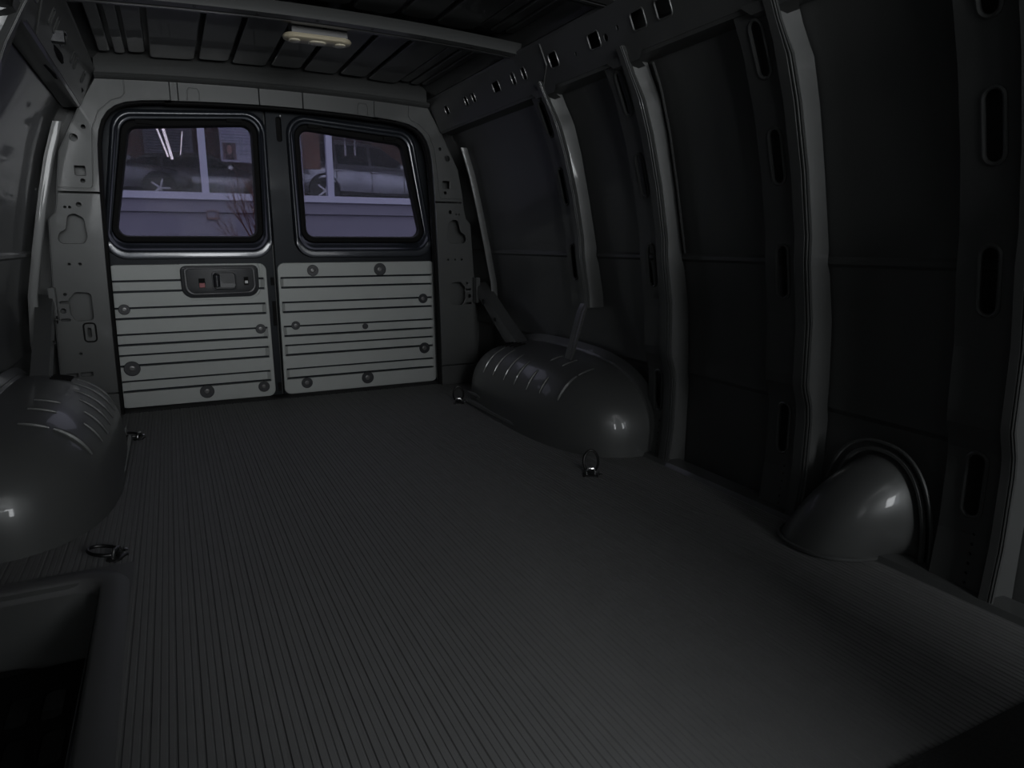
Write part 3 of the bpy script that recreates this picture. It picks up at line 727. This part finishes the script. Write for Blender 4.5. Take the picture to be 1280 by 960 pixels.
def shading_cab_seat(x, label, z=0.0):  # seats out of view, added to block windshield light from the near floor
    R = empty('shading_cab_seat', label, 'seat', None); R.location = (x, -.34, z)
    def slab(nm, P, hw, mt):
        mb = MB(); mb.loft([[(xx*hw, y, z) for y, z in rpoly([(a*k+cx_*(1-k), b*k+cz_*(1-k)) for a, b in P], .04, 4)] for xx, k in ((-1, .86), (-.92, 1), (.92, 1), (1, .86)) for cx_, cz_ in [(sum(a for a, b in P)/4, sum(b for a, b in P)/4)]], True, True); mb.build(nm, mt, R, 50)
    slab('seat_cushion', [(-.42, .22), (.10, .20), (.10, .34), (-.42, .38)], .27, M['carpet'])
    slab('backrest', [(-.02, .28), (.12, .28), (.28, .94), (.18, .96)], .265, M['carpet'])
    slab('headrest', [(.20, .98), (.28, .97), (.32, 1.14), (.25, 1.16)], .14, M['carpet'])
    mb = MB(); mb.bbox(-.22, .22, -.36, .06, 0, .22); mb.build('seat_base', M['plastic'], R)
    for q in (-.06, .06):
        mb = MB(); mb.tube([(q, .23, .93), (q, .25, 1.01)], .007, 8); mb.build('headrest_post', M['chrome'], R, True)
shading_cab_seat(.37, 'unseen black driver seat added to shade the floor on the filler side')
shading_cab_seat(-.48, 'low unseen black passenger seat added to shade the floor on the step-well side', -.24)

# ------------------------------------------------------------------ storefront outside, behind the rear windows
FB = 16.0
B = empty('storefront_building', 'lavender storefront with a long window band over a plain rendered wall', 'building')
mb = MB(); mb.bbox(-9, 14, FB, FB+.30, -.80, 1.30); mb.build('lower_wall', M['facade'], B)
mb = MB(); mb.bbox(-9, 14, FB-.06, FB+.30, 1.305, 1.56); mb.build('upper_band', M['facade'], B)
mb = MB(); mb.bbox(-9, 14, FB-.12, FB+.20, 1.56, 1.70); mb.build('window_sill', M['sill'], B)
mb = MB(); mb.bbox(-9, 14, FB-.04, FB+.30, 4.2, 6.2); mb.build('fascia', M['facade'], B)
MX = [-4.9, -2.27, .345, 2.925, 5.53, 8.1]
for x in MX:
    mb = MB(); mb.bbox(x-.068, x+.068, FB-.06, FB+.12, 1.68, 4.22); mb.build('mullion', M['sill'], B)
for a, b in zip(MX, MX[1:]):
    mb = MB(); mb.bbox(a+.06, b-.06, FB+.06, FB+.075, 1.69, 4.21); mb.build('glass_pane', M['shopglass'], B)
mb = MB(); mb.bbox(-9, 14, FB+.12, FB+9, 1.45, 1.62); mb.build('showroom_floor', M['shopfloor'], B)
mb = MB(); mb.bbox(-9, 14, FB+8.8, FB+9, 1.4, 6.0); mb.build('back_wall', M['brown'], B)
mb = MB(); mb.bbox(-9, 14, FB+.3, FB+9, 4.9, 5.05); mb.build('showroom_ceiling', M['brown'], B)
for x0, x1, mt in ((-2.2, -1.2, 'brown2'), (3.0, 4.2, 'brown2'), (6.0, 7.6, 'brown2')):
    mb = MB(); mb.bbox(x0, x1, FB+7.6, FB+7.75, 1.62, 4.9); mb.build('wood_partition', M[mt], B)
# hanging tubes seen in the glass
for (p, q, r, lb) in (((-.50, FB+1.5, 3.3), (-.28, FB+1.55, 2.55), .018, 'medium white lamp tube slanting beside the thickest one before the tall board'), ((-.36, FB+1.5, 3.3), (-.20, FB+1.55, 2.50), .028, 'thickest white lamp tube slanting across the tall board'), ((.05, FB+1.5, 3.1), (-.03, FB+1.5, 2.6), .010, 'thinnest lamp tube near the mullion edge of the tall board')):
    mb = MB(); mb.tube([p, q], r, 8); tag(mb.build('lamp_tube', M['tube'], None, True), lb, 'lamp', 'lamp tubes behind the storefront glass')
for (x, z, h) in ((3.62, 3.02, .50), (3.86, 3.04, .22)):
    mb = MB(); mb.tube([(x, FB+1.4, z-.26), (x, FB+1.4, z+h)], .022, 8)
    tag(mb.build('hanging_rod', M['white'], None, True), ('longer' if h > .3 else 'shorter')+' white rod hanging above the silver car in the showroom', 'rod', 'white rods in the showroom')

# posters on the inside of the glass
def poster(x0, x1, z0, z1, y, label, lines, photo=None):
    R = empty('poster', label, 'poster')
    mb = MB(); mb.bbox(x0, x1, y, y+.02, z0, z1); mb.build('sheet', M['poster'], R)
    mb = MB()
    for (a, b, z, t) in lines: mb.bbox(a, b, y-.004, y+.002, z-t/2, z+t/2)
    mb.build('printed_lines', M['ink'], R)
    if photo:
        cx, cz, w_, h_ = photo
        mb = MB(); mb.bbox(cx-w_/2, cx+w_/2, y-.006, y+.001, cz-h_/2, cz+h_/2); mb.build('photo_print', M['vent'], R)
        def disc(px, pz, rx, rz, yy, mt, nm):
            mb = MB(); mb.loft([[(px+rx*math.cos(2*PI*k/18), q, pz+rz*math.sin(2*PI*k/18)) for k in range(18)] for q in (yy, yy+.004)], True, True); mb.build(nm, M[mt], R)
        disc(cx, cz+.02, w_*.34, h_*.42, y-.009, 'hairink', 'printed_hair')
        disc(cx, cz+.03, w_*.21, h_*.28, y-.013, 'skinink', 'printed_face')
        disc(cx, cz-h_*.40, w_*.36, h_*.12, y-.012, 'hairink', 'printed_shoulders')
PYY = FB+.35
rows = [(-.75, .36, 4.03-.077*k, .020) for k in range(12)]+[(-.46, .16, 3.06-.07*k, .036) for k in range(5)]+[(-.69, .42, 2.52, .04)]
poster(-.825, .460, 1.63, 4.86, FB+7.0, 'tall blue-white board with rows of print standing deep in the showroom', rows)
poster(.72, 1.95, 2.38, 3.9, PYY, 'pale notice with a small portrait photo of a dark-haired person', [(.76, 1.9, 3.06-.06*k, .012) for k in range(6)]+[(1.08, 1.9, 2.62-.08*k, .014) for k in range(2)], (.90, 2.60, .26, .34))
poster(1.98, 2.50, 1.66, 3.9, PYY+.5, 'blue-grey display board next to a mullion behind the storefront glass', [(2.02, 2.46, 3.2-.2*k, .01) for k in range(4)])
# bracketed brown panels near the glass
for x0, x1, z0, z1, mt, lab in ((-2.48, -.90, 1.62, 4.88, 'brown2', 'orange-brown wooden screen standing beside the tall printed board'), (2.54, 2.98, 2.40, 4.2, 'brown2', 'brown wooden screen hung beside the grey display board'), (.53, 1.08, 1.62, 4.88, 'brown', 'dark red panel between the tall printed board and the portrait notice')):
    yy = PYY+.9 if z0 > 2 else FB+7.2
    mb = MB(); mb.bbox(x0, x1, yy, yy+.06, z0, z1); mb.bbox(x0, x1, yy-.01, yy+.07, z0, z0+.06)
    tag(mb.build('showroom_screen', M[mt]), lab, 'screen')

# small vent box on the lower wall
R = empty('wall_vent', 'small brown vent box on the lavender wall below the sill', 'vent')
mb = MB(); mb.bbox(.325, .545, FB-.05, FB+.02, 1.165, 1.345); mb.build('vent_frame', M['facade'], R)
mb = MB(); mb.bbox(.320, .550, FB-.075, FB-.045, 1.165, 1.20); mb.bbox(.320, .336, FB-.075, FB-.045, 1.165, 1.345); mb.bbox(.534, .550, FB-.075, FB-.045, 1.165, 1.345); mb.bbox(.320, .550, FB-.075, FB-.045, 1.33, 1.345); mb.build('vent_surround', M['vent'], R)

# bare shrub
R = empty('bare_shrub', 'bare reddish shrub with thin twigs in front of the lavender wall', 'shrub')
rnd = random.Random(3)
def grow(p, d, L, r, lev):
    q = p+d*L; mb.tube([p, p.lerp(q, .5)+Vector((rnd.uniform(-.02, .02), rnd.uniform(-.02, .02), 0)), q], [r, r*.85, r*.65], 5)
    if lev:
        for k in range(3 if lev > 1 else 2):
            nd = (d+Vector((rnd.uniform(-.50, .40), rnd.uniform(-.35, .35), rnd.uniform(-.1, .35)))).normalized()
            grow(p.lerp(q, rnd.uniform(.55, 1)), nd, L*rnd.uniform(.55, .8), r*.62, lev-1)
for k in range(6):
    mb = MB(); base = Vector((1.42+rnd.uniform(-.06, .10), 14.6+rnd.uniform(-.1, .1), -.75))
    dd = Vector((rnd.uniform(-.20, .08), rnd.uniform(-.1, .1), 1)).normalized()
    grow(base, dd, rnd.uniform(1.0, 1.35), .022, 4); mb.build('branch', M['twig'], R)

# ------------------------------------------------------------------ showroom cars
def car(loc, rz, paint, label, suv=True, sc=1.0):
    R = empty('car', label, 'car', 'cars parked in the showroom')
    R.location = loc; R.rotation_euler = (0, 0, rz); R.scale = (sc, sc, sc)
    L, W = 4.5, 1.82; H_ = 1.66 if suv else 1.45
    # stations along x (front = +x): (x, half width, z low, z belt)
    st = [(-2.25, .70, .45, .78), (-2.20, .80, .36, .92), (-2.0, .87, .30, 1.00), (-1.4, .90, .26, 1.00), (-.4, .91, .24, .97), (.5, .91, .24, .95), (1.0, .90, .25, .93), (1.55, .88, .27, .86), (2.0, .82, .32, .76), (2.20, .70, .38, .66), (2.26, .60, .45, .58)]
    mb = MB(); loops = []
    for x, hw, z0, z1 in st:
        zm = (z0+z1)/2
        sec = [(0, z0), (hw*.80, z0), (hw*.96, z0+.10), (hw, zm), (hw*.985, z1-.16), (hw*.955, z1-.05), (hw*.90, z1), (0, z1+.035)]
        loops.append([(x, y, z) for y, z in sec]+[(x, -y, z) for y, z in reversed(sec[1:-1])])
    mb.loft(loops, True, True); body = mb.build('body', paint, R, 45)
    gs = [(-2.02, .74, 1.00, .66, 1.02), (-1.80, .78, .99, .62, H_-.22), (-1.45, .80, .98, .60, H_-.06), (-.9, .80, .97, .60, H_), (-.2, .80, .96, .60, H_), (.25, .80, .95, .58, H_-.07), (.70, .79, .94, .60, H_-.33), (1.12, .77, .92, .70, .94)]
    mb = MB(); loops = []
    for x, wl, zl, wt, zt in gs:
        sec = [(wl, zl-.02), (wl-(wl-wt)*.85, zl+(zt-zl)*.86), (wt*.86, zl+(zt-zl)*.97), (0, zt)]
        loops.append([(x, y, z) for y, z in sec]+[(x, -y, z) for y, z in reversed(sec[:-1])])
    mb.loft(loops, True, True, closed=False); mb.build('cabin', paint, R, 45)
    for s in (1, -1):
        for wx in ([(-1.78, -1.05), (-.98, -.12), (-.04, .82)]):
            mb = MB(); a, b = wx; zt = H_-.16
            fz = lambda x: zt if x < .25 else zt-(x-.25)*.62
            if a < -1.5: P = [(a+.02, 1.03), (b, 1.03), (b, zt), (a+.22, zt-.03)]
            else: P = [(a, 1.02), (b, 1.01), (b, fz(b)), (min(b, .3), fz(.3) if b > .3 else zt), (a, zt)]
            P = rpoly(P, .03, 3)
            def wy(z): return .81-.17*(z-.95)/(H_-.95)
            mb.add([(x, s*(wy(z)+.004), z) for x, z in P], [tuple(range(len(P)))]); mb.build('side_window', M['carglass'], R)
        for wx in (-1.38, 1.40):
            mb = MB(); mb.lathe([(.34, -.10), (.345, .08), (.30, .11), (.24, .112)], (wx, s*.80, .335), (0, s, 0), 26); mb.build('tyre', M['tyre'], R, 40)
            mb = MB(); mb.lathe([(.24, .105), (.22, .085), (.06, .095), (.04, .115), (.001, .115)], (wx, s*.80, .335), (0, s, 0), 20)
            for k in range(5):
                a = 2*PI*k/5; mb.box((wx+.13*math.cos(a), s*.905, .335+.13*math.sin(a)), (.20, .02, .045), mtx=Matrix.Rotation(-a, 3, 'Y'))
            mb.build('wheel_rim', M['chrome'], R, 30)
            mb = MB(); mb.tube([(wx+.40*math.cos(a), s*.885, .335+.40*math.sin(a)) for a in [PI*k/14 for k in range(15)]], .028, 6); mb.build('wheel_arch', M['tyre'], R, True)
            mb = MB(); mb.lathe([(.40, .0), (.40, .093), (.001, .093)], (wx, s*.80, .345), (0, s, 0), 22); mb.build('arch_shade_disc', M['tyre'], R)  # black disc standing for the shade inside the wheel arch
        for dx in (-1.0, .0):
            mb = MB(); mb.tube([(dx-.12, s*.905, .84), (dx-.10, s*.935, .845), (dx+.06, s*.935, .845), (dx+.08, s*.905, .84)], .016, 6); mb.build('door_handle', M['chrome'], R, True)
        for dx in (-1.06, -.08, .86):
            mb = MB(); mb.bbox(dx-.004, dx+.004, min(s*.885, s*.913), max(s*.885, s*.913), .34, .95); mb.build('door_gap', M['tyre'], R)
        mb = MB(); mb.loft([[(.74+x, s*(.84+d), 1.02+z) for x, z in rrect(0, 0, .16*k, .13*k, .05*k)] for d, k in ((0, .5), (.05, 1), (.17, 1), (.20, .7))], True, True); mb.build('wing_mirror', paint, R, 50)
        mb = MB(); mb.loft([[(x, s*y, z) for x, y, z in ((1.86, .87, .66), (2.19, .72, .60), (2.15, .70, .72), (1.86, .84, .79))], [(x, s*y, z) for x, y, z in ((1.84, .80, .66), (2.1, .66, .60), (2.1, .66, .72), (1.84, .80, .79))]], True, True); mb.build('head_lamp', M['carlamp'], R)
        mb = MB(); mb.loft([[(x, s*y, z) for x, y, z in ((-2.05, .885, .70), (-2.24, .74, .70), (-2.22, .74, .95), (-2.02, .875, .97))], [(x, s*y, z) for x, y, z in ((-2.05, .80, .70), (-2.15, .70, .70), (-2.15, .70, .95), (-2.02, .80, .97))]], True, True); mb.build('tail_lamp', M['carred'], R)
    mb = MB(); mb.add([(.34, .50, H_-.10), (.34, -.50, H_-.10), (1.06, -.62, .985), (1.06, .62, .985)], [(0, 1, 2, 3)]); mb.build('windscreen', M['carglass'], R)
    return R
SF = 1.62
car((4.36, FB+3.0, SF), .2, M['silver'], 'silver sport-utility car standing in the showroom behind the door without a handle', True)
car((.75, FB+5.4, SF), -.25, M['silver'], 'silver car standing deep in the showroom under the portrait notice', False)
car((-1.9, FB+2.9, SF), .15, M['darkcar'], 'dark grey car parked in front of the tall printed board', False, .92)
